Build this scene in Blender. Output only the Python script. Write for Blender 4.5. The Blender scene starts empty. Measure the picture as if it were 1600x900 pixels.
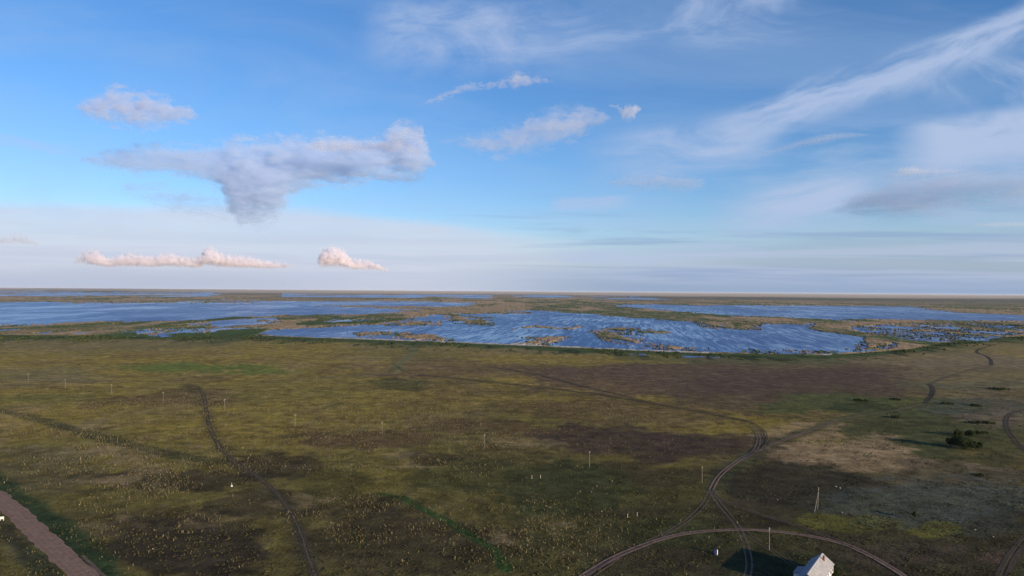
import bpy, math, random
import numpy as np
random.seed(7); RNG = np.random.default_rng(7)
SC = bpy.context.scene; COL = SC.collection
rad = math.radians

# ------------------------------------------------------------------ camera
H = 100.0; F = 1066.6                       # height above the plain (m), focal length in photo pixels
ROLL = math.atan(11.5/1600); PITCH = math.atan(4.2/F)
_f = np.array([0, math.cos(PITCH), math.sin(PITCH)]); _r0 = np.array([1., 0, 0]); _u0 = np.cross(_r0, _f)
_r = math.cos(ROLL)*_r0 + math.sin(ROLL)*_u0; _u = np.cross(_r, _f)

def P(x, y, z=0.0):
    """the ground point (or the point at height z) a photo pixel looks at"""
    d = _f + _r*(x-800)/F + _u*(450-y)/F
    return np.array([0, 0, H]) + d*((z-H)/d[2])

def ray(x, y):
    return _f + _r*(x-800)/F + _u*(450-y)/F

def proj(X, Y, Z):
    vx, vy, vz = X, Y, Z-H
    k = vx*_f[0]+vy*_f[1]+vz*_f[2]
    k = np.where(k < 1, 1, k)
    return 800+F*(vx*_r[0]+vy*_r[1]+vz*_r[2])/k, 450-F*(vx*_u[0]+vy*_u[1]+vz*_u[2])/k

from mathutils import Matrix, Vector
cd = bpy.data.cameras.new('camera'); cam = bpy.data.objects.new('camera', cd); COL.objects.link(cam)
cd.sensor_width = 36; cd.lens = 36*F/1600; cd.clip_start = 1; cd.clip_end = 400000
m = Matrix((( _r[0], _u[0], -_f[0], 0), (_r[1], _u[1], -_f[1], 0), (_r[2], _u[2], -_f[2], H), (0, 0, 0, 1)))
cam.matrix_world = m
SC.camera = cam

# ------------------------------------------------------------------ numpy noise
def _hash(ix, iy, s):
    h = (ix.astype(np.int64)*374761393 + iy.astype(np.int64)*668265263 + s*974711) & 0xffffffff
    h = ((h ^ (h >> 13))*1274126177) & 0xffffffff
    return ((h ^ (h >> 16)) & 0xffff)/65535.0

def vnoise(x, y, s=0):
    ix = np.floor(x); iy = np.floor(y); fx = x-ix; fy = y-iy
    fx = fx*fx*(3-2*fx); fy = fy*fy*(3-2*fy)
    a = _hash(ix, iy, s); b = _hash(ix+1, iy, s); c = _hash(ix, iy+1, s); d = _hash(ix+1, iy+1, s)
    return (a*(1-fx)+b*fx)*(1-fy)+(c*(1-fx)+d*fx)*fy

def fbm(x, y, s=0, o=4, g=0.55):
    t = 0; a = 1; n = 0
    for i in range(o):
        t = t+a*vnoise(x*2**i+17.3*i, y*2**i+9.1*i, s+i*31); n += a; a *= g
    return t/n

def sstep(a, b, v):
    t = np.clip((v-a)/(b-a), 0, 1); return t*t*(3-2*t)

def inpoly(u, v, pts):
    px = [p[0] for p in pts]; py = [p[1] for p in pts]
    out = np.zeros(u.shape, bool)
    w = np.where((u > min(px)) & (u < max(px)) & (v > min(py)) & (v < max(py)))
    uu = u[w]; vv = v[w]; r = np.zeros(uu.shape, bool); n = len(pts); j = n-1
    for i in range(n):
        xi, yi = pts[i]; xj, yj = pts[j]
        if yi != yj:
            c = ((yi > vv) != (yj > vv)) & (uu < (xj-xi)*(vv-yi)/(yj-yi)+xi)
            r ^= c
        j = i
    out[w] = r
    return out

# ------------------------------------------------------------------ object helpers
def tag(o, label=None, cat=None, group=None, kind=None):
    if label: o['label'] = label
    if cat: o['category'] = cat
    if group: o['group'] = group
    if kind: o['kind'] = kind
    return o

def empty(name, loc, rz=0.0):
    o = bpy.data.objects.new(name, None); COL.objects.link(o)
    o.location = loc; o.rotation_euler = (0, 0, rz); o.empty_display_size = 0.3
    return o

def link(name, verts, faces, mat, parent=None, smooth=False):
    me = bpy.data.meshes.new(name); me.from_pydata([tuple(map(float, v)) for v in verts], [], faces); me.update()
    if smooth: me.polygons.foreach_set('use_smooth', [True]*len(me.polygons))
    me.materials.append(mat)
    o = bpy.data.objects.new(name, me); COL.objects.link(o)
    if parent: o.parent = parent
    return o

def fast_mesh(name, V, Q, mat, n=4, attr=None, smooth=False):
    me = bpy.data.meshes.new(name)
    me.vertices.add(len(V)); me.vertices.foreach_set('co', np.ascontiguousarray(V, np.float32).ravel())
    me.loops.add(Q.size); me.loops.foreach_set('vertex_index', np.ascontiguousarray(Q, np.int32).ravel())
    me.polygons.add(len(Q)); me.polygons.foreach_set('loop_start', np.arange(len(Q), dtype=np.int32)*n)
    if smooth: me.polygons.foreach_set('use_smooth', np.ones(len(Q), bool))
    me.update(calc_edges=True)
    if attr is not None:
        for nm, A in attr.items():
            a = me.attributes.new(nm, 'FLOAT_COLOR', 'POINT')
            full = np.ones((len(V), 4), np.float32); full[:, :A.shape[1]] = A
            a.data.foreach_set('color', full.ravel())
    me.materials.append(mat)
    o = bpy.data.objects.new(name, me); COL.objects.link(o)
    return o

class MB:
    """collects boxes, tubes and plates into one mesh"""
    def __init__(s): s.v = []; s.f = []
    def add(s, v, f):
        b = len(s.v); s.v += [tuple(q) for q in v]; s.f += [tuple(i+b for i in q) for q in f]; return s
    def box(s, c, d, rz=0.0, taper=1.0):
        c = np.array(c, float); hx, hy, hz = d[0]/2, d[1]/2, d[2]/2; ca, sa = math.cos(rz), math.sin(rz); v = []
        for z, k in ((-hz, 1), (hz, taper)):
            for x, y in ((-hx, -hy), (hx, -hy), (hx, hy), (-hx, hy)):
                x, y = x*k, y*k
                v.append((c[0]+x*ca-y*sa, c[1]+x*sa+y*ca, c[2]+z))
        return s.add(v, [(3, 2, 1, 0), (4, 5, 6, 7), (0, 1, 5, 4), (1, 2, 6, 5), (2, 3, 7, 6), (3, 0, 4, 7)])
    def tube(s, a, b, ra, rb=None, n=10):
        a = np.array(a, float); b = np.array(b, float); rb = ra if rb is None else rb
        d = b-a; d /= np.linalg.norm(d); t = np.array([1, 0, 0]) if abs(d[0]) < .9 else np.array([0, 1, 0])
        e = np.cross(d, t); e /= np.linalg.norm(e); g = np.cross(d, e); v = []
        for c, r in ((a, ra), (b, rb)):
            for i in range(n):
                w = 2*math.pi*i/n; v.append(c+e*r*math.cos(w)+g*r*math.sin(w))
        f = [(i, (i+1) % n, n+(i+1) % n, n+i) for i in range(n)]
        f += [tuple(range(n-1, -1, -1)), tuple(range(n, 2*n))]
        return s.add(v, f)
    def slab(s, q, t):
        """a plate: four corners and a thickness along its normal"""
        q = [np.array(p, float) for p in q]; nn = np.cross(q[1]-q[0], q[3]-q[0]); nn = nn/np.linalg.norm(nn)*t
        return s.add(q+[p-nn for p in q], [(0, 1, 2, 3), (7, 6, 5, 4), (1, 0, 4, 5), (2, 1, 5, 6), (3, 2, 6, 7), (0, 3, 7, 4)])
    def build(s, name, mat, parent=None, smooth=False): return link(name, s.v, s.f, mat, parent, smooth)

# ------------------------------------------------------------------ node helpers
class NT:
    def __init__(s, tree): s.t = tree; tree.nodes.clear()
    def new(s, typ, **kw):
        n = s.t.nodes.new(typ)
        for k, v in kw.items():
            if k in n.bl_rna.properties: setattr(n, k, v)
        return n
    def put(s, sock, v):
        if isinstance(v, bpy.types.NodeSocket): s.t.links.new(v, sock)
        elif v is not None:
            try: sock.default_value = v
            except Exception: sock.default_value = tuple(v)+(1.0,)
    def m(s, op, a, b=None, c=None, clamp=False):
        n = s.t.nodes.new('ShaderNodeMath'); n.operation = op; n.use_clamp = clamp
        for i, v in enumerate((a, b, c)):
            if v is not None: s.put(n.inputs[i], v)
        return n.outputs[0]
    def add(s, a, b): return s.m('ADD', a, b)
    def sub(s, a, b): return s.m('SUBTRACT', a, b)
    def mul(s, a, b): return s.m('MULTIPLY', a, b)
    def ss(s, v, a, b, lo=0.0, hi=1.0):
        n = s.t.nodes.new('ShaderNodeMapRange'); n.interpolation_type = 'SMOOTHSTEP'
        s.put(n.inputs[0], v)
        for i, q in enumerate((a, b, lo, hi)): s.put(n.inputs[1+i], q)
        return n.outputs[0]
    def lin(s, v, a, b, lo, hi):
        n = s.t.nodes.new('ShaderNodeMapRange'); s.put(n.inputs[0], v)
        for i, q in enumerate((a, b, lo, hi)): s.put(n.inputs[1+i], q)
        return n.outputs[0]
    def noise(s, vec, scale, detail=4, rough=0.55, dist=0.0, color=False):
        n = s.t.nodes.new('ShaderNodeTexNoise'); s.put(n.inputs['Vector'], vec)
        n.inputs['Scale'].default_value = scale; n.inputs['Detail'].default_value = detail
        n.inputs['Roughness'].default_value = rough; n.inputs['Distortion'].default_value = dist
        return n.outputs['Color' if color else 'Fac']
    def xyz(s, x=0.0, y=0.0, z=0.0):
        n = s.t.nodes.new('ShaderNodeCombineXYZ')
        for i, v in enumerate((x, y, z)): s.put(n.inputs[i], v)
        return n.outputs[0]
    def sep(s, v):
        n = s.t.nodes.new('ShaderNodeSeparateXYZ'); s.put(n.inputs[0], v); return n.outputs
    def mix(s, f, a, b, blend='MIX'):
        n = s.t.nodes.new('ShaderNodeMix'); n.data_type = 'RGBA'; n.blend_type = blend
        s.put(n.inputs[0], f); s.put(n.inputs[6], a); s.put(n.inputs[7], b); return n.outputs[2]
    def scale(s, v, k):
        n = s.t.nodes.new('ShaderNodeVectorMath'); n.operation = 'MULTIPLY'; s.put(n.inputs[0], v)
        n.inputs[1].default_value = k if isinstance(k, tuple) else (k, k, k); return n.outputs[0]
    def bump(s, h, dist, strength=1.0):
        n = s.t.nodes.new('ShaderNodeBump'); s.put(n.inputs['Height'], h)
        n.inputs['Distance'].default_value = dist; n.inputs['Strength'].default_value = strength; return n.outputs[0]

def newmat(name):
    mt = bpy.data.materials.new(name); mt.use_nodes = True
    return mt, NT(mt.node_tree)

def finish(nt, color, rough=0.9, normal=None, spec=0.2, sheen=0.0, **kw):
    b = nt.new('ShaderNodeBsdfPrincipled'); nt.put(b.inputs['Base Color'], color); nt.put(b.inputs['Roughness'], rough)
    b.inputs['Specular IOR Level'].default_value = spec
    if sheen: b.inputs['Sheen Weight'].default_value = sheen; b.inputs['Sheen Roughness'].default_value = 0.6
    for k, v in kw.items(): nt.put(b.inputs[k], v)
    if normal is not None: nt.put(b.inputs['Normal'], normal)
    o = nt.new('ShaderNodeOutputMaterial'); nt.put(o.inputs['Surface'], b.outputs[0])
    return b

def C(*v): return tuple(v)+(1.0,)

def plain(name, c1, c2, scale=3.0, rough=0.8, spec=0.2, bump=0.0, obj=True):
    """a worn surface: two tones mixed by noise, with a little relief"""
    mt, n = newmat(name)
    tc = n.new('ShaderNodeTexCoord').outputs['Object']
    f = n.noise(tc, scale, 5, 0.6)
    f2 = n.ss(f, 0.35, 0.65)
    finish(n, n.mix(f2, C(*c1), C(*c2)), rough, n.bump(f, bump) if bump else None, spec)
    return mt

def attr_mat(name, attr='cover', grain=1.2, lo=0.7, hi=1.35, rough=0.95, spec=0.05, sheen=0.0, bump=0.0, trans=0.0):
    mt, n = newmat(name)
    a = n.new('ShaderNodeAttribute'); a.attribute_name = attr
    pos = n.new('ShaderNodeNewGeometry').outputs['Position']
    g = n.noise(pos, grain, 4, 0.65)
    k = n.lin(g, 0.3, 0.7, lo, hi)
    col = n.mix(1.0, a.outputs['Color'], n.xyz(k, k, k), 'MULTIPLY')
    finish(n, col, rough, n.bump(g, bump) if bump else None, spec, sheen)
    return mt

# ------------------------------------------------------------------ sun, sky, clouds far up
SUN_AZ = math.atan2(25, -23)                # compass-like angle from +Y towards +X
SUN_EL = rad(11)
sd = np.array([math.sin(SUN_AZ)*math.cos(SUN_EL), math.cos(SUN_AZ)*math.cos(SUN_EL), math.sin(SUN_EL)])
ld = bpy.data.lights.new('sun', 'SUN'); ld.energy = 5.0; ld.angle = rad(0.5); ld.color = (1.0, 0.80, 0.58)
lo = bpy.data.objects.new('sun', ld); COL.objects.link(lo)
lo.rotation_euler = Vector(-sd).to_track_quat('-Z', 'Y').to_euler(); lo.location = (200, -200, 300)

W = bpy.data.worlds.new('World'); SC.world = W; W.use_nodes = True
n = NT(W.node_tree)
sky = n.new('ShaderNodeTexSky'); sky.sky_type = 'NISHITA'; sky.sun_disc = False
sky.sun_elevation = SUN_EL; sky.sun_rotation = SUN_AZ
sky.altitude = 100; sky.air_density = 1.0; sky.dust_density = 0.3; sky.ozone_density = 4.0
d = n.new('ShaderNodeTexCoord').outputs['Generated']
x, y, z = n.sep(d)
yy = n.m('MAXIMUM', y, 0.08)
U = n.m('DIVIDE', x, yy); V = n.m('DIVIDE', z, yy)   # tangents of bearing and of height: straight bands stay straight
front = n.ss(y, 0.1, 0.3)
def px(a): return (a-800)/F
def py(b, a=800): return (454.2+0.0072*(a-800)-b)/F
vec = n.xyz(U, V, 0.0)
def wob(sx, sy, amp, det=5, off=0.0, rough=0.6):
    t = n.noise(n.xyz(n.mul(U, sx), n.mul(V, sy), off), 1.0, det, rough)
    return n.mul(n.sub(t, 0.5), amp)
VW = n.add(V, wob(5, 14, 0.05, 5, 2.0))
def band(x0, y0, x1, y1, w_up, w_dn, ends, sx, sy, off, lo=0.35, hi=0.75, soft=1.0):
    """a cirrus band along a line of the sky, streaked along its length"""
    L = math.hypot(px(x1)-px(x0), py(y1)-py(y0)); ax, ay = (px(x1)-px(x0))/L, (py(y1)-py(y0))/L
    du = n.sub(U, px(x0)); dv = n.sub(V, py(y0))
    al = n.add(n.mul(du, ax), n.mul(dv, ay)); ac = n.sub(n.mul(dv, ax), n.mul(du, ay))
    ac = n.add(ac, wob(6, 8, 0.03, 4, off))
    mk = n.mul(n.ss(ac, w_up/F*1.1, w_up/F*0.5), n.ss(ac, -w_dn/F*1.2, -w_dn/F*0.15))
    mk = n.mul(mk, n.mul(n.ss(al, (ends[0])/F, (ends[1])/F), n.ss(al, L-ends[3]/F, L-ends[2]/F)))
    t = n.noise(n.xyz(n.mul(al, sx), n.mul(ac, sy), off), 1.0, 7, 0.62, 0.6)
    return n.mul(mk, n.ss(t, lo, hi))
base = sky.outputs[0]
hs = n.new('ShaderNodeHueSaturation'); hs.inputs['Saturation'].default_value = 1.12
n.put(hs.inputs['Color'], base); base = n.mix(1.0, hs.outputs[0], C(1.14, .96, 1.02), 'MULTIPLY')
def veil(col, f, c): return n.mix(n.mul(f, front), col, C(*c))
SKYU = 1.0
# air thickening towards the skyline
col0 = veil(base, n.ss(V, 0.10, 0.0, 0.0, 0.72), (1.75, 2.3, 3.35))
# high veil over the left half of the horizon, its top edge sloping
edge = n.add(n.mul(n.m('MAXIMUM', n.add(U, 0.30), 0.0), -0.11), py(322))
v1 = n.ss(n.sub(edge, n.add(V, wob(1.6, 12, 0.022, 6, 7))), -0.004, 0.018)
v1 = n.mul(v1, n.mul(n.ss(U, 0.22, -0.14), n.lin(n.noise(n.xyz(n.mul(U, 4), n.mul(V, 30), 3.0), 1.0, 5, .6), .3, .7, .75, 1.1)))
WHITE = (3.45, 3.7, 4.4); GREY = (3.3, 4.3, 6.2); PINK = (6.2, 5.7, 6.3)
col = veil(col0, n.m('MINIMUM', n.mul(v1, 0.86), .95), WHITE)
# warm murk low on the left, grey-blue bank low on the right
low = n.mul(n.ss(n.add(V, wob(4, 20, 0.02, 4, 3)), 0.040, 0.008), n.ss(U, 0.0, -0.5))
col = veil(col, n.mul(low, 0.5), (2.1, 2.4, 3.3))
bank = n.ss(n.add(n.add(V, n.mul(n.m('ABSOLUTE', n.sub(U, 0.35)), 0.03)), wob(3, 16, 0.035, 6, 5)), 0.052, 0.026)
bank = n.mul(bank, n.ss(U, -0.22, 0.22))
col = veil(col, n.mul(bank, 0.5), (1.2, 1.95, 3.2))
rim = n.mul(n.ss(n.add(V, n.add(n.mul(U, -0.055), wob(3, 22, 0.025, 6, 15))), 0.062, 0.042), n.ss(U, 0.05, 0.45))
col = veil(col, n.mul(rim, 0.45), (1.75, 2.3, 3.3))
col = veil(col, n.mul(n.ss(n.noise(n.xyz(n.add(n.mul(U, 2.2), n.mul(V, 1.2)), n.mul(V, 7.0), 40.0), 1.0, 7, .6, .5), .36, .72), n.ss(V, .02, .12, 0.0, .28)), (2.05, 2.85, 4.1))
col = veil(col, n.mul(n.ss(n.noise(n.xyz(n.mul(U, 3.0), n.mul(V, 18.0), 50.0), 1.0, 7, .62, .4), .40, .66), n.mul(n.ss(U, .02, .45), n.mul(n.ss(V, .03, .10), n.ss(V, .30, .20, 0.0, .42)))), (2.4, 3.0, 4.1))
lay1 = n.ss(n.noise(n.xyz(n.mul(U, 2.0), n.mul(V, 55.0), 61.0), 1.0, 6, .58, .5), .42, .62)
col = veil(col, n.mul(lay1, n.mul(n.ss(V, .004, .02), n.ss(V, .11, .05, 0.0, .48))), (2.75, 3.1, 4.05))
lay2 = n.ss(n.noise(n.xyz(n.mul(U, 1.7), n.mul(V, 42.0), 71.0), 1.0, 6, .6, .5), .50, .66)
col = veil(col, n.mul(lay2, n.mul(n.ss(U, -.15, .15), n.mul(n.ss(V, .008, .03), n.ss(V, .16, .10, 0.0, .55)))), (1.45, 2.05, 3.3))
for a in (
    (700, 60, 1330, 5, 58, 60, (-140, 60, 120, -40), 4.5, 13, 1.0, 0.38, 0.72, 0.42),
    (540, 66, 940, 70, 75, 60, (0, 90, 120, 0), 6, 11, 4.0, 0.30, 0.7, 0.46),
    (1110, 215, 1640, 20, 40, 38, (-120, 120, 10, -60), 4.5, 20, 2.5, 0.32, 0.62, 0.52),
    (980, 235, 1250, 195, 40, 55, (-100, 80, 120, 0), 6, 16, 6.5, 0.22, 0.62, 0.5),
    (1380, 245, 1640, 200, 55, 60, (0, 100, 20, -60), 5, 14, 8.5, 0.2, 0.56, 0.65),
    (1120, 340, 1420, 290, 40, 40, (-40, 120, 120, 20), 4, 26, 10.5, 0.2, 0.55, 0.65),
    (850, 318, 1000, 310, 12, 16, (0, 30, 50, 0), 8, 30, 12.5, 0.3, 0.6, 0.35),
    (1420, 90, 1620, 130, 40, 60, (0, 60, 0, -60), 7, 10, 14.5, 0.38, 0.72, 0.5),
    (330, 150, 640, 135, 40, 30, (0, 140, 140, 0), 3, 9, 16.5, 0.35, 0.75, 0.22),
    (-60, 215, 130, 235, 10, 14, (0, 60, 60, 0), 6, 24, 18.5, 0.35, 0.65, 0.3),
    (820, 400, 1300, 385, 14, 20, (0, 120, 160, 0), 4, 30, 20.5, 0.35, 0.65, 0.4),
    (640, 330, 1000, 360, 20, 26, (0, 80, 120, 0), 4, 30, 22.5, 0.45, 0.75, 0.25)):
    col = veil(col, n.mul(band(*a[:11+1]), min(.95, a[12]*1.55)), (2.45, 3.0, 4.2))
bg = n.new('ShaderNodeBackground'); n.put(bg.inputs['Color'], col); bg.inputs['Strength'].default_value = 0.12
n.put(n.new('ShaderNodeOutputWorld').inputs['Surface'], bg.outputs[0])

# ------------------------------------------------------------------ ground grid with its cover colours and the lake bed
def build_ground():
    dv = np.concatenate([np.arange(0.9, 12, 0.35), np.arange(12, 110, 0.62), np.arange(110, 480, 1.15)])
    r = (H*F/dv)[::-1]
    r = np.concatenate([[1.0, 60, 120, 170], r[r > 200]])
    th_in = np.arange(-45.5, 45.5, 0.062)
    th = np.radians(np.concatenate([np.arange(-180, -45.6, 4.5), th_in, np.arange(46, 179.9, 4.5)]))
    nr, nt_ = len(r), len(th)
    # rings are stretched so that the distance straight ahead (not along the ray) is r
    R, T = np.meshgrid(r, th, indexing='ij')
    k = 1/np.maximum(np.cos(T), math.cos(rad(46)))
    X = (R*k*np.sin(T)).ravel(); Y = (R*k*np.cos(T)).ravel()
    u, v = proj(X, Y, np.zeros_like(X))
    v = np.where(Y > 5, v, 2000); 
    hor = 452.6+0.0072*(u-800); dep = v-hor             # photo pixels under the horizon
    D = np.hypot(X, Y)
    # warp for frayed shore lines (metres, growing with distance)
    s = np.clip(D/1500, 0.5, 20)
    wx = (fbm(X/(60*1), Y/(160*1), 3, 5)-.5); wy = (fbm(X/(80), Y/(200), 5, 5)-.5)
    wx2 = fbm(X/300, Y/900, 8, 4)-.5; wy2 = fbm(X/300, Y/900, 9, 4)-.5
    wx3 = fbm(X/13, Y/50, 13, 4)-.5; wy3 = fbm(X/16, Y/60, 14, 4)-.5
    u2 = u+wx*26+wx2*24+wx3*16; v2 = v+(wy*7+wy2*5+wy3*4.5)*np.clip((v-470)/50+.35, .25, 1.0)
    vz = v+(wy*2+wy3*1.2)                                        # the near shore is smooth
    def p(*q): return [(a, b) for a, b in q]
    lake = np.zeros(X.shape, bool); reed = np.zeros(X.shape, bool); tone = np.zeros(X.shape)   # tone: 0 tan .. 1 green
    n1 = fbm(X/220, Y/700, 21, 5); n2 = fbm(X/45, Y/160, 22, 4); n3 = fbm(X/900, Y/4500, 23, 5)
    L = lambda pts, on=True, w=True: inpoly(u2 if w else u, v2 if w else v, pts)
    # --- open water, far to near
    far_l = (dep > 6.5) & (dep < 16+0.0*u) & (u < 330+120*(n3-.5)) & (n3 > .44) & (fbm(X/1500, Y/9000, 31, 4) > .40)
    lake |= far_l
    far_m = (dep > 8.5) & (dep < 14) & (u > 440) & (u < 770) & (n3 > .36)
    lake |= far_m
    far_r = (dep > 8) & (dep < 14) & (u > 760) & (u < 1080) & (n3 > .56)
    lake |= far_r
    big = p((-400, 473), (0, 472), (120, 472), (250, 471), (330, 468.5), (420, 470), (560, 470.5), (650, 471), (735, 473), (742, 477), (700, 479), (620, 480), (660, 484), (640, 488), (560, 490.5), (440, 493), (395, 493.5), (330, 497.5), (220, 501.5), (100, 505), (0, 507.5), (-400, 510))
    lake |= L(big)
    lake |= L(p((-300, 515.5), (60, 515), (150, 517), (130, 521.5), (0, 522.5), (-300, 523))) & (n2 > .42)
    lake |= L(p((178, 517), (240, 513), (350, 511.5), (400, 512.5), (350, 517), (330, 521), (270, 523), (237, 524), (226, 521)))
    lake |= L(p((282, 511), (300, 505), (360, 499), (440, 496), (437, 502.5), (400, 507), (340, 509.5)))
    lake |= L(p((497, 503.5), (520, 498.5), (580, 497), (620, 498), (590, 501), (540, 503.5)))
    near = p((403, 522), (425, 516), (470, 512), (560, 508), (620, 503), (640, 496), (690, 491.5), (760, 488), (800, 485.5), (860, 487), (930, 491), (1000, 496), (1060, 500), (1130, 502), (1200, 505), (1275, 505), (1262, 513), (1300, 519), (1350, 527), (1355, 545), (1392, 533), (1402, 540), (1388, 545), (1350, 550), (1290, 553), (1200, 553), (1100, 550), (1000, 546.5), (900, 542), (800, 537.5), (700, 534), (600, 530), (500, 527), (440, 525.5))
    nearm = inpoly(u+wx*8+wx3*10, np.where(vz > 518+0.03*(u-400)*(u > 400), v+wy*2.2, v2), near)
    lake |= nearm
    ur = p((955, 476.5), (1010, 476), (1200, 477), (1420, 479), (1470, 484), (1520, 488), (1640, 492.5), (2000, 497), (2000, 505), (1600, 502.5), (1500, 501.5), (1350, 500), (1240, 498), (1130, 493), (1050, 486))
    lake |= L(ur)
    # patchwork marsh on the right: water shows between the reeds
    marsh = L(p((1330, 510), (1420, 506), (1640, 506), (1900, 508), (1900, 530), (1600, 524), (1560, 527), (1480, 532), (1390, 530), (1340, 520)))
    lake |= marsh & (fbm(X/60, Y/170, 41, 5) > .485)
    for q in (p((1330, 509), (1400, 509), (1428, 516), (1425, 521), (1380, 519)), p((1340, 518), (1420, 518), (1500, 527), (1490, 530.5), (1400, 524)), p((1520, 517), (1560, 516), (1572, 521), (1540, 523)), p((1515, 526), (1550, 528), (1545, 531.5), (1518, 531))):
        lake |= L(q) & (n2 > .33)
    # --- land and reeds standing in the water
    def isle(pts, t, thr=0.0, w=True):
        nonlocal lake
        mk = L(pts, w=w) & (n2 > thr)
        lake &= ~mk; reed[mk] = True; tone[mk] = t
    isle(p((90, 473), (200, 469), (330, 468), (420, 471), (420, 473), (250, 473.5), (120, 474)), .5, .46)
    isle(p((492, 478.5), (560, 477.5), (700, 479), (735, 479), (735, 481), (600, 481)), .1, .42)
    isle(p((595, 480.5), (700, 479), (830, 477), (830, 487), (720, 490), (640, 489)), .15, .44)
    isle(p((552, 521), (580, 519), (606, 521.5), (600, 524), (560, 523)), .3, .38)
    isle(p((608, 521), (650, 520.5), (690, 525), (703, 531), (660, 530.5), (618, 526)), .25, .36)
    isle(p((615, 505), (640, 502.5), (674, 505), (668, 507.5), (630, 507.5)), .25, .36)
    isle(p((702, 495), (716, 492.5), (736, 501), (750, 502.5), (766, 502), (762, 507.5), (738, 506.5), (715, 501.5)), .3, .28)
    isle(p((733, 499), (764, 499.5), (766, 508), (740, 507)), .9, .3)
    isle(p((928, 520), (945, 513.5), (982, 512), (986, 526), (992, 534), (976, 536), (955, 531), (938, 527)), .25, .44)
    isle(p((944, 517), (965, 517), (960, 526), (946, 525)), .8, .36)
    isle(p((1006, 518.5), (1022, 514.5), (1052, 520.5), (1030, 522), (1012, 521)), .6, .33)
    isle(p((1090, 505), (1110, 501.5), (1180, 502), (1176, 513.5), (1150, 514.5), (1120, 511)), .2, .40)
    isle(p((1130, 504), (1170, 502.5), (1176, 509), (1146, 509.5)), .9, .44)
    isle(p((1350, 532), (1385, 531), (1388, 545), (1352, 546)), .95, .36)
    isle(p((795, 508.5), (935, 511), (935, 514.5), (795, 511.5)), .0, .55)
    isle(p((985, 533), (1040, 541), (1100, 546.5), (1090, 549), (1020, 545), (980, 537)), .0, .52)
    isle(p((800, 534.5), (840, 531), (858, 526), (884, 527.5), (872, 533), (850, 538), (800, 538)), .0, .44)
    isle(p((1440, 481), (1490, 483), (1560, 484), (1640, 488), (1640, 493), (1560, 491), (1490, 488)), .2, .45)
    lake &= dep < 110
    # --- colours ---------------------------------------------------------------
    def c(*v): return np.array(v, float)
    col = np.zeros((len(X), 3))
    def lay(a, cc, f=1.0):
        a = np.clip(a*f, 0, 1)[:, None]; np.copyto(col, col*(1-a)+np.asarray(cc)*a)
    big1 = fbm(X/170, Y/170, 51, 5); big2 = fbm(X/70, Y/70, 52, 5); big3 = fbm(X/22, Y/22, 53, 4); big4 = fbm(X/420, Y/420, 54, 4); big5 = fbm(X/5.5, Y/8, 55, 4); big6 = fbm(X/60, Y/14, 56, 4)
    OLIVE, BROWN, DARK = c(.255, .190, .036), c(.112, .073, .032), c(.042, .032, .018)
    GREEN, DGREEN, STRAW = c(.098, .118, .022), c(.026, .042, .015), c(.27, .20, .095)
    TAN, SAGE, RUST, YEL = c(.31, .215, .110), c(.070, .082, .062), c(.115, .072, .048), c(.13, .12, .022)
    col[:] = OLIVE
    lay(sstep(.38, .66, big1), c(.175, .150, .036), .6)
    lay(sstep(.5, .75, big2), BROWN, .45)
    lay(sstep(.50, .74, fbm(X/40, Y/90, 57, 4)), STRAW, .4)
    lay(sstep(.46, .70, .5*big5+.5*big6), c(.085, .062, .022), .55)
    lay(sstep(.56, .72, fbm(X/4, Y/9, 59, 3)), STRAW, .35)
    # the nearer plain is browner; vignetting and cloud shade are painted in as well
    lay(sstep(150, 430, dep+120*(big4-.5)+90*(big1-.5)), c(.082, .072, .024), .82)
    lay(sstep(300, 1250, u+500*(big4-.5))*sstep(150, 330, dep+80*(big1-.5)), c(.041, .041, .017), .80)  # darker to the right: partly cloud shade and vignetting put into the colour
    wu = u+(big2-.5)*110+(big3-.5)*40; wv = v+((big1-.5)*70+(big3-.5)*26)*np.clip(dep/260, .15, 1)
    def blob(x, y, rx, ry, cc, f, ex=.5, n=None):
        q = ((wu-x)/rx)**2+((wv-y)/ry)**2
        a = sstep(1.45, .45, np.sqrt(q)); a = sstep(.30, .72, a*.9+(big5-.5)*.7+(big6-.5)*.5)
        if n is not None: a = a*sstep(n-.1, n+.1, big3)
        lay(a, cc, f)
    lay(sstep(560, 900, u)*sstep(85, 120, dep)*sstep(330, 220, dep)*sstep(.35, .62, .6*big1+.4*big2), c(.082, .060, .030), .6)
    # tan grass belt behind the shore, both ends
    lay(sstep(70, 78, dep)*sstep(112, 84, dep)*sstep(.3, .6, fbm(X/120, Y/400, 58, 4)), c(.20, .155, .075), .55)
    blob(1400, 563, 330, 16, c(.21, .155, .085), .6); blob(1540, 590, 150, 45, c(.17, .135, .075), .55)
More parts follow.
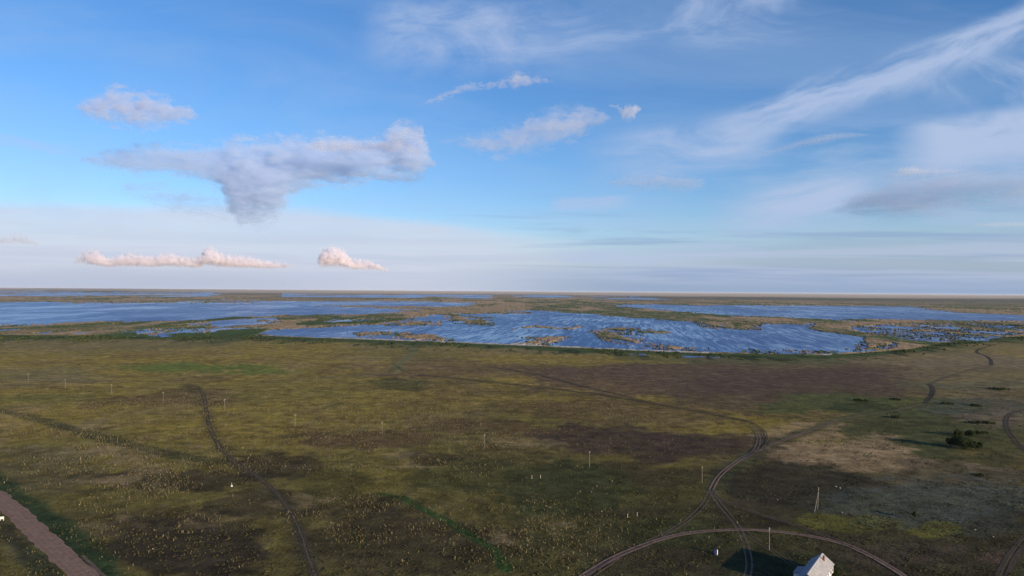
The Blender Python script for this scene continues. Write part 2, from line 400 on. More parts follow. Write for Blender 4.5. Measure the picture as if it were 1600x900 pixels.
    for q in ((330, 573, 150, 7, c(.12, .15, .028), .95), (60, 620, 120, 10, c(.10, .11, .03), .5), (640, 602, 60, 9, DGREEN, .55), (620, 575, 16, 5, GREEN, .6),
              (40, 580, 120, 14, c(.15, .14, .075), .4), (1050, 548, 240, 6, c(.15, .15, .08), .3),
              (1120, 590, 330, 26, RUST, .75), (700, 575, 170, 14, RUST, .45), (1260, 610, 220, 34, c(.085, .058, .04), .75), (980, 640, 190, 20, BROWN, .6),
              (160, 627, 60, 9, BROWN, .65), (270, 627, 90, 14, BROWN, .7), (500, 680, 60, 7, DARK, .5), (590, 690, 120, 14, BROWN, .85), (760, 676, 130, 12, BROWN, .8),
              (680, 720, 80, 10, DARK, .7), (430, 735, 75, 20, DARK, .75), (270, 752, 150, 16, DARK, .8), (300, 850, 150, 55, DARK, .95), (420, 790, 90, 25, DARK, .6),
              (960, 690, 170, 30, c(.062, .042, .028), .9), (1120, 690, 120, 30, c(.062, .042, .03), .75), (1000, 745, 110, 22, DARK, .6), (980, 810, 90, 10, DARK, .6),
              (640, 850, 200, 50, DARK, .7), (560, 800, 80, 20, DARK, .6), (1240, 745, 130, 38, c(.034, .030, .018), .85), (1180, 790, 90, 30, DARK, .7), (1150, 880, 280, 30, DARK, .7), (1480, 840, 260, 60, DARK, .55),
              (870, 772, 110, 44, c(.040, .048, .016), .75), (720, 745, 120, 25, c(.055, .058, .018), .6), (520, 760, 50, 30, c(.065, .06, .016), .6), (1080, 840, 120, 30, c(.035, .042, .015), .5),
              (1290, 632, 110, 12, c(.085, .10, .028), .8), (1410, 640, 130, 18, c(.085, .098, .03), .7), (1430, 680, 160, 44, c(.062, .07, .024), .8), (1560, 690, 60, 40, c(.075, .075, .025), .6), (1330, 640, 60, 5, DGREEN, .7),
              (1540, 640, 110, 16, SAGE, .6), (1500, 605, 120, 10, c(.11, .11, .055), .5),
              (1300, 700, 130, 20, TAN, .75), (1370, 722, 90, 16, TAN, .65), (1250, 668, 90, 12, TAN, .6), (1470, 740, 130, 24, c(.10, .078, .052), .55), (1540, 730, 50, 9, c(.17, .13, .075), .6), (1575, 660, 60, 18, c(.17, .13, .08), .6),
              (1450, 772, 170, 34, SAGE, .62), (1520, 800, 80, 30, c(.05, .058, .045), .5), (1330, 798, 90, 12, YEL, .5), (1465, 812, 50, 14, YEL, .65), (1400, 850, 120, 20, c(.07, .052, .034), .5), (1560, 870, 40, 10, RUST, .5),
              (1230, 880, 100, 40, c(.03, .036, .014), .7), (70, 860, 60, 60, c(.085, .088, .028), .7), (30, 850, 40, 30, c(.13, .10, .055), .6), (165, 830, 60, 14, c(.12, .095, .05), .5),
              (60, 740, 90, 40, c(.10, .085, .045), .5)):
        blob(*q)
    for q in ((180, 720, 150, 40), (110, 690, 130, 40), (230, 760, 70, 10), (300, 815, 110, 12), (620, 725, 90, 14), (480, 790, 60, 12), (760, 780, 70, 12), (830, 840, 80, 20), (780, 700, 110, 12)):
        blob(*q, STRAW, .55, n=.52)
    def line(pts, w, cc, f, soft=1.0):
        best = np.full(X.shape, 1e9)
        for (a, b), (c2, d2) in zip(pts[:-1], pts[1:]):
            A = P(a, b)[:2]; B = P(c2, d2)[:2]; e = B-A; l = e@e
            t = np.clip(((X-A[0])*e[0]+(Y-A[1])*e[1])/l, 0, 1)
            best = np.minimum(best, np.hypot(X-A[0]-t*e[0], Y-A[1]-t*e[1]))
        lay(sstep(w*(1+soft*.5), w*.5, best+(big3-.5)*w*1.2), cc, f)
    line([(-40, 735), (0, 755), (40, 790), (90, 830), (150, 880), (190, 920)], 6.5, c(.030, .050, .018), .95)
    line([(-30, 800), (10, 835), (60, 880), (100, 920)], 3.5, c(.032, .036, .02), .7)
    line([(-40, 632), (60, 655), (130, 675), (200, 695), (290, 715), (350, 722)], 5.5, c(.045, .050, .022), .75)
    line([(595, 772), (630, 778), (660, 795), (700, 815), (740, 840), (775, 860), (790, 890)], 2.2, c(.030, .062, .016), .9)
    line([(645, 540), (647, 548), (640, 558), (620, 570), (626, 580)], 7, c(.13, .14, .06), .7)
    line([(290, 600), (318, 620), (328, 668), (345, 700), (400, 742), (452, 795), (480, 865), (500, 930)], 5.0, c(.05, .042, .024), .4)
    line([(1110, 765), (1135, 732), (1200, 695), (1265, 672), (1310, 655), (1400, 640), (1447, 630)], 6, c(.055, .062, .026), .6)
    line([(660, 586), (780, 598), (930, 615), (1060, 637), (1165, 657)], 5, c(.05, .042, .026), .7)
    line([(915, 605), (860, 590), (780, 575)], 5, c(.07, .055, .035), .5)
    line([(420, 595), (500, 590), (620, 585)], 12, c(.10, .09, .05), .35)
    # green shore strip and the reeds
    sh_y = np.interp(u, [0, 230, 400, 500, 700, 900, 1100, 1290, 1350, 1420, 1500, 1600], [523, 524, 524, 527.5, 534.5, 543, 551.5, 554.5, 551, 545, 531, 525])
    below = v-sh_y
    lay(sstep(-1, .5, below)*sstep(9+3*(n1-.5), 4, below+6*(n2-.5)), c(.040, .070, .016), .95)
    lay(sstep(1, 5, below)*sstep(26, 8, below)*sstep(.48, .62, fbm(X/60, Y/140, 61, 4)), c(.065, .085, .03), .7)
    lay((below > 3)*sstep(20, 5, below)*sstep(.60, .66, fbm(X/14, Y/60, 62, 4)), c(.020, .030, .010), .9)
    # everything from the near shore outwards that is not water
    wet = (below < .5)
    rt = np.clip(tone, 0, 1)
    g_n = fbm(X/160, Y/520, 71, 5)
    strip = sstep(.5, .62, g_n+.0*u)
    strip = np.maximum(strip, sstep(12, 24, dep)*sstep(60, 40, dep)*((u > 820) & (u < 1700))*sstep(.42, .55, g_n+.08))
    rt = np.where(reed, rt, strip)
    n5 = fbm(X/11, Y/45, 72, 4); inner = np.clip(rt*.85+(n2-.5)*1.5+(n5-.5)*2.2, 0, 1)[:, None]
    TANR, GRR = c(.34, .23, .13), c(.048, .078, .020)
    RC = TANR*(1-inner)+GRR*inner
    RC = RC*(0.55+.6*n2+.55*n5)[:, None]
    col = np.where((wet & (dep > 3))[:, None], RC, col)
    for q in (p((450, 507), (520, 496), (640, 497), (620, 503), (560, 507), (480, 510)), p((180, 522), (230, 512), (300, 500), (395, 494), (420, 497), (330, 502), (270, 510), (215, 515), (350, 521), (400, 522), (400, 526), (180, 525)),
              p((345, 519), (400, 514), (450, 519), (420, 525), (345, 525)), p((640, 497), (800, 490), (630, 501))):
        mk = L(q) & ~lake; col[mk] = (GRR*(.8+.6*n2[:, None]))[mk]
    # far plain: marsh band, dark belt, then pale dry steppe up to the skyline
    fb = sstep(26, 14, dep)*(~lake)
    lay(fb*sstep(.35, .6, n3), c(.125, .115, .068), .75)
    lay(sstep(14.5, 12, dep)*sstep(7.2, 9, dep)*(u > 980), c(.060, .072, .052), .8)
    lay(sstep(9.6, 7.6, dep+(n3-.5)*3)*sstep(-200, 700, u), c(.44, .34, .235), .9)
    lay(sstep(7, 4.5, dep)*sstep(700, 100, u), c(.19, .15, .115), .8)
    lay(sstep(4.2, 3.4, dep)*sstep(300, 900, u), c(.38, .32, .24), .8)
    lay(sstep(12.0, 10.0, dep+(fbm(X/2500, Y/9000, 77, 4)-.5)*5)*sstep(6.5, 8.5, dep)*sstep(1250, 700, u), c(.13, .115, .075), .6)
    # pale wet sand along the water's edge
    sand = sstep(-3.6, -1.2, below)*sstep(1.0, .2, below)*((u > 425) & (u < 1300))*(~lake)*sstep(.30, .5, n2)*sstep(425, 470, u)
    lay(sand, c(.52, .46, .38), .9)
    # --- heights
    z = np.where(lake, -1.4, 0.0)
    rh = np.where(wet & ~lake & (D < 9000), .25+1.5*fbm(X/7, Y/16, 81, 3)*(1-.2*rt), 0)
    z = z+rh
    z = np.where(D < 4, 0, z)
    vid = np.arange(nr*nt_).reshape(nr, nt_)
    nx = np.roll(vid, -1, axis=1)
    Q = np.stack([vid[:-1], nx[:-1], nx[1:], vid[1:]], -1).reshape(-1, 4)[:, ::-1]
    V3 = np.stack([X, Y, z], 1)
    return V3, Q, col, dict(X=X, Y=Y, u=u, v=v, below=below, lake=lake, dep=dep)

V3, QD, CC, GI = build_ground()
# ground material: cover colour from the surveyed patches, grain and tussock relief from noise in metres
gm, n = newmat('steppe_ground')
a = n.new('ShaderNodeAttribute'); a.attribute_name = 'cover'
pos = n.new('ShaderNodeNewGeometry').outputs['Position']
g1 = n.noise(pos, 0.9, 3, 0.65); g2 = n.noise(pos, 0.11, 5, 0.65); g3 = n.noise(pos, 0.28, 3, 0.7)
g4 = n.noise(pos, .045, 6, .72)
k = n.mul(n.mul(n.lin(g2, 0.28, 0.72, 0.5, 1.55), n.lin(g1, 0.3, 0.7, 0.6, 1.4)), n.lin(g4, .3, .7, .6, 1.4))
c1 = n.mix(1.0, a.outputs['Color'], n.xyz(k, k, k), 'MULTIPLY')
c1 = n.mix(n.mul(n.ss(g3, 0.60, 0.72), 0.35), c1, n.mix(1.0, a.outputs['Color'], C(2.3, 2.0, 1.7), 'MULTIPLY'))
c1 = n.mix(n.mul(n.ss(g3, 0.42, 0.30), 0.5), c1, n.mix(1.0, a.outputs['Color'], C(.45, .50, .5), 'MULTIPLY'))
bp = n.new('ShaderNodeBump'); n.put(bp.inputs['Height'], n.add(g1, n.mul(g3, 1.4))); bp.inputs['Distance'].default_value = .5
vl = n.new('ShaderNodeVectorMath'); vl.operation = 'LENGTH'; n.put(vl.inputs[0], pos)
n.put(bp.inputs['Strength'], n.lin(vl.outputs['Value'], 250, 1400, .7, .05))
finish(n, c1, 0.95, bp.outputs[0], 0.05, 0.0)
ground = fast_mesh('ground', V3, QD, gm, 4, {'cover': CC}, smooth=False)
tag(ground, kind='structure')

# water: one sheet at the level of the lake
wm, n = newmat('lake_water')
pos = n.new('ShaderNodeNewGeometry').outputs['Position']
wx_, wy_, _z = n.sep(pos)
st = n.noise(n.xyz(n.mul(n.sub(n.mul(wx_, .985), n.mul(wy_, .17)), .085), n.mul(n.add(n.mul(wx_, .17), n.mul(wy_, .985)), .0065), 0.0), 1.0, 6, 0.66, 1.0)
rip = n.noise(n.scale(pos, (0.05, 0.02, 1)), 1.0, 4, 0.6, 0.4)
pat = n.noise(n.scale(pos, (.0035, .0013, 1)), 1.0, 4, .6, .6)
s2 = n.ss(n.add(n.mul(st, .62), n.mul(pat, .38)), 0.43, 0.62)
rg = n.lin(s2, 0, 1, 0.40, 0.19)
cw = n.mix(s2, C(.003, .056, .205), C(.028, .128, .33))  # sky-reflecting streaks painted as lighter blue in the water colour
finish(n, cw, rg, n.bump(n.noise(pos, 0.35, 3, 0.6), 0.25, 0.6), 0.36, IOR=1.33)
wv = [(-2400, 1150, -.45), (-900, 1150, -.45), (500, 930, -.45), (1300, 1000, -.45), (3000, 1200, -.45), (36000, 16000, -.45), (26000, 30000, -.45), (-26000, 30000, -.45), (-36000, 16000, -.45)]
lake = link('lake_water', wv, [tuple(range(len(wv)))], wm); tag(lake, kind='structure')
# three small pools behind the shore: shallow water a hand above the grass
for x_, y_, rx, ry in ((998, 554.0, 13, .9), (1082, 557.4, 17, 1.2), (1120, 558.3, 13, .8)):
    c0 = P(x_, y_); vx = []
    hx = np.linalg.norm(P(x_+rx, y_)-c0); hy = np.linalg.norm(P(x_, y_+ry)-c0)
    for i in range(40):
        w = i/40*2*math.pi; q = 1+.25*math.sin(3*w+x_)+.12*math.sin(7*w)
        vx.append((c0[0]+hx*q*math.cos(w), c0[1]+hy*q*math.sin(w), .12))
    tag(link('pool_water', vx, [tuple(range(40))], wm), kind='structure')

# ------------------------------------------------------------------ tracks
def spline(pts, step):
    p = np.array([P(*q)[:2] for q in pts]); p = np.vstack([2*p[0]-p[1], p, 2*p[-1]-p[-2]]); out = []
    for i in range(1, len(p)-2):
        a, b, c, d_ = p[i-1:i+3]; nseg = max(2, int(np.linalg.norm(c-b)/step))
        for t in np.arange(nseg)/nseg:
            out.append(.5*((2*b)+(c-a)*t+(2*a-5*b+4*c-d_)*t*t+(3*b-a-3*c+d_)*t**3))
    out.append(p[-2]); return np.array(out)
ZL = [0.03]
def ribbon(mb, c, off, w, z, seed, jag=.25):
    t = np.gradient(c, axis=0); t /= np.linalg.norm(t, axis=1)[:, None]; nn = np.stack([-t[:, 1], t[:, 0]], 1)
    s = np.arange(len(c))
    j1 = fbm(s/5., s*0+seed, 91, 4)-.5; j2 = fbm(s/5., s*0+seed+7, 92, 4)-.5; j0 = fbm(s/14., s*0+seed, 93, 3)-.5
    o = off+j0*.5
    A = c+nn*(o+w/2*(1+jag*3*j1))[:, None]; B = c+nn*(o-w/2*(1+jag*3*j2))[:, None]
    k = len(c)
    v = [(q[0], q[1], z) for q in A]+[(q[0], q[1], z) for q in B]
    mb.add(v, [(i, k+i, k+i+1, i+1) for i in range(k-1)])
def soil(name, c1, c2, c3):
    mt, n = newmat(name)
    pos = n.new('ShaderNodeNewGeometry').outputs['Position']
    f = n.noise(pos, 0.35, 5, .65); g = n.noise(pos, 2.0, 4, .6)
    h = n.noise(pos, .9, 6, .7, .5)
    col = n.mix(n.ss(f, .38, .62), C(*c1), C(*c2)); col = n.mix(n.mul(n.ss(g, .5, .7), .6), col, C(*c3)); col = n.mix(n.mul(n.ss(h, .54, .66), .75), col, C(*c3))
    finish(n, col, .95, n.bump(n.add(f, g), .15, .7), .05); return mt
PINKS = soil('pink_soil', (.25, .168, .128), (.195, .132, .10), (.12, .09, .062))
DARKS = soil('dark_soil', (.080, .060, .042), (.055, .044, .033), (.11, .085, .058))
FADED = soil('faded_soil', (.115, .090, .058), (.09, .074, .042), (.07, .065, .032))
PALES = soil('pale_soil', (.19, .15, .095), (.15, .12, .075), (.11, .095, .055))
MID = soil('mid_soil', (.16, .112, .09), (.12, .088, .07), (.08, .065, .045))
def track(pts, mat, gauge=1.7, w=.8, lv=0, label=None, offs=None, name='dirt_track'):
    c = spline(pts, 1.6); mb = MB(); ZL[0] = (.05+.035*lv)*(1+max(0, np.hypot(*c.T).mean()-350)/350)
    for o in (offs if offs is not None else (-gauge/2, gauge/2) if gauge else (0.0,)):
        ribbon(mb, c, o, w, ZL[0], (c[0][0]*.37+o*5) % 97)
    return tag(mb.build(name, mat), label, None, None, 'structure')
# gravel road, bottom left
gr = soil('gravel_road', (.285, .182, .125), (.22, .142, .098), (.15, .105, .07))
mb = MB(); cr = spline([(-120, 690), (-30, 757), (0, 779), (40, 814), (80, 853), (130, 898), (200, 965)], 1.2); ribbon(mb, cr, 0, 8.4, .05, 3., .2)
tag(mb.build('gravel_road', gr), kind='structure')
for o_, w_, m_ in ((-2.6, .7, PINKS), (-.7, .6, PINKS), (1.4, .7, PINKS), (3.2, .6, PINKS)):
    mb = MB(); ribbon(mb, cr, o_, w_, .085+.005*o_, o_*3+20, .45); tag(mb.build('wheel_track', m_), kind='structure')
mb = MB(); cr2 = spline([(128, 868), (145, 884), (160, 898), (180, 915)], 1.0); ribbon(mb, cr2, 0, 1.3, .12, 5., .3); tag(mb.build('road_verge', MID), kind='structure')
track([(292, 600), (310, 605), (318, 620), (323, 643), (328, 668), (345, 700), (374, 728), (401, 744), (428, 767), (452, 797), (470, 835), (481, 868), (492, 900), (500, 935)], DARKS, 2.3, .75)
track([(292, 600.5), (310, 605.5), (318, 620.5), (323, 643.5), (328, 668), (345, 700), (374, 728), (401, 744), (428, 767), (452, 797), (470, 835), (481, 868), (492, 900), (500, 935)], FADED, 0, .9, 1)
main = [(1447, 630), (1400, 641), (1350, 649), (1310, 656), (1265, 673), (1230, 686), (1200, 697), (1180, 706), (1160, 716), (1136, 733), (1121, 748), (1111, 766)]
track(main[4:], PINKS, 2.0, .95, 2); track(main[:5], PALES, 2.0, .9, 1)
track([(1111, 766), (1105, 778), (1098, 790), (1080, 808), (1060, 822), (1040, 834), (1015, 846)], MID, 1.9, .65, 1)
track([(1110, 764), (1116, 775), (1130, 794), (1150, 819), (1160, 838), (1168, 862), (1171, 885), (1165, 910)], MID, 2.0, .7, 0)
track([(1111, 765), (1117, 773), (1130, 782), (1160, 795), (1200, 808), (1240, 820), (1290, 838), (1322, 851)], MID, 1.8, .55, 3)
track([(1140, 806), (1158, 826), (1180, 844), (1215, 866), (1240, 884)], FADED, 1.7, .5, 1)
ring = [(890, 915), (930, 889), (960, 872), (1000, 855), (1040, 841), (1080, 833), (1130, 829), (1180, 829), (1230, 833), (1280, 841), (1320, 851), (1350, 864), (1380, 880), (1410, 899), (1440, 925)]
track(ring, PINKS, 1.9, .95, 4); track(ring, MID, 0, .6, 2)
track([(905, 915), (935, 893), (965, 872)], MID, 1.9, .7, 5)
track([(1172, 711), (1187, 700), (1196, 688), (1193, 674), (1180, 664), (1165, 658), (1120, 649)], DARKS, 2.0, .8, 4)
track([(1125, 650), (1120, 649), (1060, 638), (1000, 627), (930, 616), (850, 607), (780, 599), (700, 591), (660, 587), (630, 579), (622, 572)], FADED, 2.0, .9, 4)
track([(1160, 718), (1178, 706), (1186, 690), (1184, 676), (1172, 664)], MID, 2.0, .8, 5)
track([(1168, 715), (1192, 701), (1204, 687)], FADED, 2.0, .7, 3)
track([(1006, 627), (960, 615), (915, 605), (860, 590), (800, 578), (760, 573)], FADED, 2.2, 1.0, 1)
track([(1446, 631), (1457, 617), (1458, 607), (1452, 600)], DARKS, 2.4, 1.4, 2)
track([(1453, 601), (1475, 591), (1510, 580), (1550, 571)], PALES, 2.4, 1.2, 1)
track([(1550, 571), (1548, 562), (1540, 556), (1527, 551), (1530, 546), (1552, 539), (1575, 535)], DARKS, 2.4, 1.6)
track([(1640, 636), (1600, 641), (1580, 646), (1572, 656), (1575, 672), (1588, 690), (1604, 706), (1640, 730)], DARKS, 2.2, 1.3)
track([(1660, 800), (1612, 834), (1592, 855), (1577, 876), (1566, 900), (1560, 925)], DARKS, 2.3, 1.6)
track([(1655, 800), (1609, 833), (1589, 855), (1574, 876), (1563, 900)], FADED, 0, .5, 1)
track([(1200, 770), (1260, 790), (1330, 803), (1400, 815), (1470, 822), (1520, 818)], FADED, 0, .5)

# ------------------------------------------------------------------ grass and herbs standing on the plain
def tufts(name, mat, n_try, ymin, ymax, xr, hgt, wid, blades, prob, c1, c2, zb=0.0):
    X = RNG.uniform(-xr, xr, n_try); Y = RNG.uniform(ymin, ymax, n_try)
    u, v = proj(X, Y, np.zeros(n_try)); pr = prob(X, Y, u, v)
    rc = spline([(-120, 690), (-30, 757), (0, 779), (40, 814), (80, 853), (130, 898), (200, 965)], 6)
    for q in rc: pr = np.where((X-q[0])**2+(Y-q[1])**2 < 5.6**2, 0, pr)
    keep = (RNG.uniform(0, 1, n_try) < pr) & (u > -120) & (u < 1720) & (v < 960)
    X = X[keep]; Y = Y[keep]; N = len(X)
    hh = hgt[0]+(hgt[1]-hgt[0])*RNG.uniform(0, 1, N)**1.7; ww = RNG.uniform(*wid, N); mixv = RNG.uniform(0, 1, N)
    cc = np.array(c1)*(1-mixv[:, None])+np.array(c2)*mixv[:, None]
    Vs = []; Cs = []
    for b in range(blades):
        an = RNG.uniform(0, 2*math.pi, N); lean = RNG.uniform(0, .35, N)*hh; la = RNG.uniform(0, 2*math.pi, N)
        ox = RNG.uniform(-.35, .35, N)*ww; oy = RNG.uniform(-.35, .35, N)*ww
        dx = np.cos(an)*ww*.45; dy = np.sin(an)*ww*.45
        A = np.stack([X+ox-dx*.6, Y+oy-dy*.6, np.full(N, zb)], 1); B = np.stack([X+ox+dx*.6, Y+oy+dy*.6, np.full(N, zb)], 1)
        top = np.stack([X+ox+dx*.55+np.cos(la)*lean, Y+oy+dy*.55+np.sin(la)*lean, hh*RNG.uniform(.75, 1, N)], 1)
        top2 = np.stack([X+ox-dx*.55+np.cos(la)*lean, Y+oy-dy*.55+np.sin(la)*lean, hh*RNG.uniform(.6, 1, N)], 1)
        Vs.append(np.stack([A, B, top, top2], 1)); Cs.append(np.repeat(cc[:, None, :], 4, 1))
    Vv = np.concatenate(Vs).reshape(-1, 3); Cv = np.concatenate(Cs).reshape(-1, 3)
    Qv = np.arange(len(Vv)).reshape(-1, 4)
    return tag(fast_mesh(name, Vv, Qv, mat, 4, {'cover': Cv}), kind='stuff')
blade = attr_mat('grass_blades', grain=.6)
SPOT = ((180, 720, 170, 50), (110, 690, 140, 40), (230, 765, 90, 18), (290, 812, 150, 22), (620, 725, 130, 26), (480, 785, 90, 26), (770, 785, 100, 22), (830, 838, 110, 34), (780, 700, 160, 26), (560, 800, 140, 40), (640, 640, 400, 40), (330, 880, 60, 20), (250, 650, 300, 40), (950, 650, 200, 40))
def p_straw(X, Y, u, v):
    p = np.zeros(len(X))
    for x, y, rx, ry in SPOT: p = np.maximum(p, np.exp(-((u-x)/rx)**2-((v-y)/ry)**2))
    nz = fbm(X/12, Y/12, 111, 3); big = fbm(X/60, Y/60, 112, 3)
    right = sstep(1250, 950, u)
    return np.clip((p*.9+.13)*sstep(.47, .60, nz*.5+big*.55)*.95+.012, 0, 1)*right*np.clip(1.2-Y/1100, .2, 1)
def p_any(X, Y, u, v):
    return sstep(.40, .62, fbm(X/9, Y/9, 121, 3))*.55*np.clip(1.3-Y/700, .1, 1)
tufts('straw_grass', blade, 560000, 190, 900, 720, (.3, 1.25), (.10, .34), 3, p_straw, (.175, .142, .076), (.112, .094, .043))
tufts('low_herbs', blade, 420000, 190, 720, 600, (.15, .5), (.35, 1.0), 3, p_any, (.030, .032, .014), (.075, .066, .024))

# dark sedge and reed clumps dotted along the shore
def p_shore(X, Y, u, v):
    sh = np.interp(u, [0, 230, 400, 500, 700, 900, 1100, 1290, 1350, 1420, 1500, 1600], [523, 524, 524, 527.5, 534.5, 543, 551.5, 554.5, 551, 545, 531, 525])
    b = v-sh
    return sstep(0, 2, b)*sstep(14, 4, b)*sstep(.5, .62, fbm(X/40, Y/90, 131, 3))*.5
tufts('shore_sedge', blade, 90000, 1000, 1750, 1500, (1.0, 2.6), (1.4, 4.0), 4, p_shore, (.014, .022, .008), (.060, .075, .022))

# reeds standing in shallow water: tan stalks and dark green sedge
REEDS = ([(1330, 510), (1420, 503), (1640, 503), (1640, 526), (1560, 527), (1480, 532), (1390, 530), (1340, 520)], [(1255, 508), (1300, 503), (1400, 504), (1400, 524), (1330, 522), (1280, 518)],
         [(920, 518), (950, 511), (1000, 513), (1010, 532), (985, 540), (940, 532)], [(1080, 502), (1190, 500), (1190, 516), (1100, 513)], [(540, 518), (620, 518), (710, 528), (710, 534), (560, 526)],
         [(1340, 528), (1395, 528), (1400, 546), (1330, 548)], [(600, 503), (690, 501), (690, 509), (600, 509)], [(690, 490), (770, 496), (775, 510), (700, 505)], [(0, 507), (330, 500), (330, 524), (0, 524)],
         [(400, 500), (660, 494), (640, 505), (420, 516)], [(780, 526), (900, 526), (860, 540), (780, 540)], [(1160, 545), (1300, 548), (1350, 540), (1350, 548), (1290, 554), (1160, 552)], [(640, 476), (840, 478), (830, 490), (640, 492)],
         [(960, 530), (1110, 545), (1090, 551), (980, 541)])
def p_reed(seed, k):
    def f(X, Y, u, v):
        m_ = np.zeros(len(X), bool)
        for q in REEDS: m_ |= inpoly(u, v, q)
        return m_*sstep(.46, .62, fbm(X/38, Y/90, seed, 4))*k
    return f
reedm = attr_mat('reed_stalks', grain=.2)
tufts('tan_reeds', reedm, 420000, 1050, 3200, 2600, (.9, 1.9), (2.0, 6.0), 2, p_reed(141, .38), (.19, .140, .080), (.11, .085, .048), -.5)
tufts('green_sedge', reedm, 300000, 1050, 3200, 2600, (1.0, 2.1), (2.5, 7.0), 2, p_reed(151, .45), (.020, .032, .012), (.055, .070, .022), -.5)

# ------------------------------------------------------------------ shrubs
leafm = attr_mat('shrub_leaves', grain=1.5)
barkm = plain('bark', (.06, .045, .03), (.03, .024, .018), 6, .9, .1)
def shrub(x, y, rx, hz, nleaf, label, cat='shrub', name='shrub', tone=1.0, dx=0.0, dy=0.0, ls=.55, group=None):
    c = P(x, y); root = empty(name, (c[0]+dx, c[1]+dy, 0)); tag(root, label, cat, group)
    rg = np.random.default_rng(int(x*7+y*3))
    k = max(5, int(rx*3)); lob = [(rg.uniform(-.7, .7)*rx, rg.uniform(-.6, .6)*rx, rg.uniform(.3, .72)*hz, rg.uniform(.34, .6)*min(rx, hz*1.1)) for _ in range(k)]
    Vv = []; Cv = []
    for i in range(int(nleaf*2.2)):
        a = lob[rg.integers(k)]; d_ = rg.normal(size=3); d_ /= np.linalg.norm(d_); q = np.array(a[:3])+d_*a[3]*rg.uniform(.55, 1.05)
        q[2] = max(.08, min(q[2], hz)); s = ls*rg.uniform(.5, 1.2)
        t = rg.normal(size=3); t /= np.linalg.norm(t); e = np.cross(d_, t); e /= np.linalg.norm(e)+1e-6; g = np.cross(e, d_+.7*t); g /= np.linalg.norm(g)+1e-6
        for w in ((-.5, -.3), (.5, -.3), (.35, .5), (-.35, .5)): Vv.append(q+e*w[0]*s+g*w[1]*s)
        cc = np.array([.024, .034, .012])*tone*rg.uniform(.6, 1.5); Cv += [cc]*4
    f = fast_mesh('foliage', np.array(Vv), np.arange(len(Vv)).reshape(-1, 4), leafm, 4, {'cover': np.array(Cv)}); f.parent = root
    mb = MB()
    for a in lob: mb.tube((a[0]*.15, a[1]*.15, 0), (a[0]*.9, a[1]*.9, a[2]), .09, .03, 5)
    mb.build('stem', barkm, root)
    return root
G = 'dark bushes on the right of the plain'
shrub(1486, 698, 3.4, 8.0, 900, 'tall dark bush, left one of the bushy pair that casts a long shadow', group=G)
shrub(1508, 702, 5.8, 8.0, 1700, 'biggest round dark green bush in the bushy pair on the right plain', group=G)
shrub(1528, 700, 3.4, 4.6, 700, 'low dark bush at the right foot of the biggest round bush', group=G)
shrub(1497, 681, 3.6, 4.6, 700, 'grey-green bush just behind the biggest round bush, left of two', group=G, tone=.9)
shrub(1514, 681, 3.6, 4.0, 700, 'dark bush just behind the biggest round bush, right of two', group=G)
shrub(1532, 677, 5.5, 1.6, 600, 'low sprawling dark bush behind and right of the biggest bush', group=G)
shrub(1526, 661, 7.0, 1.5, 700, 'wide flat dark thicket in the sage grass behind the bushes, left half', group=G)
shrub(1545, 662, 6.0, 1.7, 600, 'flat dark thicket near the bend of the right-hand track', group=G)
shrub(1524, 634.5, 5.0, 1.8, 500, 'small lone dark bush in pale grass beyond the flat thicket', group=G)
shrub(1479, 631.5, 6.5, 1.6, 500, 'low dark bush beside the far wheel track', group=G)
shrub(1345, 626, 8, 1.7, 600, 'flat dark bush in the bright green patch right of the track', group=G)
shrub(1401, 625, 7, 1.6, 500, 'flat dark bush in tan grass, middle of the right plain', group=G)
shrub(1402, 653, 4.5, 1.9, 400, 'small dark bush on the green slope left of the bush pair', group=G)
shrub(1560, 609, 11, 2.2, 700, 'wide dark thicket on pale grass at the far right', group=G)
shrub(1530, 743, 4.0, .9, 300, 'low dark patch of scrub in pale dry grass below the bushes', group=G)
shrub(1430, 812, 1.1, 4.6, 300, 'slim upright dark sapling in the yellow-green weeds', cat='sapling', name='sapling')
shrub(1303, 897.5, 1.5, 2.6, 500, 'round dark bush growing against the lit wall of the white house', name='shrub', dx=1.2, dy=-1.5, ls=.28)

# ------------------------------------------------------------------ utility poles
woodm = plain('weathered_pole_wood', (.22, .195, .165), (.15, .135, .115), 1.5, .85, .15)
steelm = plain('galvanised_steel', (.28, .28, .28), (.2, .19, .18), 4, .5, .5)
porcm = plain('white_porcelain', (.75, .74, .70), (.68, .66, .6), 8, .3, .5)
LINE = P(1097, 755)[:2]-P(174, 615)[:2]; LA = math.atan2(LINE[1], LINE[0])
def make_pole(parent_loc):
    root = empty('utility_pole', parent_loc, LA)
    MB().tube((0, 0, 0), (0, 0, 8.6), .13, .09, 10).build('pole_shaft', woodm, root)
    MB().box((0, 0, 8.0), (.12, 1.7, .13)).build('crossarm', steelm, root)
    for yy_, zz in ((-.72, 8.07), (.72, 8.07), (0, 8.6)):
        mb = MB(); mb.tube((0, yy_, zz), (0, yy_, zz+.12), .025, n=6); mb.tube((0, yy_, zz+.12), (0, yy_, zz+.28), .08, .05, 8); mb.build('insulator', porcm, root)
    return root
def dup(root, loc, rz=None):
    r = root.copy(); COL.objects.link(r); r.location = loc
    if rz is not None: r.rotation_euler = (0, 0, rz)
    for ch in list(root.children):
        c_ = ch.copy(); COL.objects.link(c_); c_.parent = r
    return r
PG = 'utility poles in a line across the steppe'
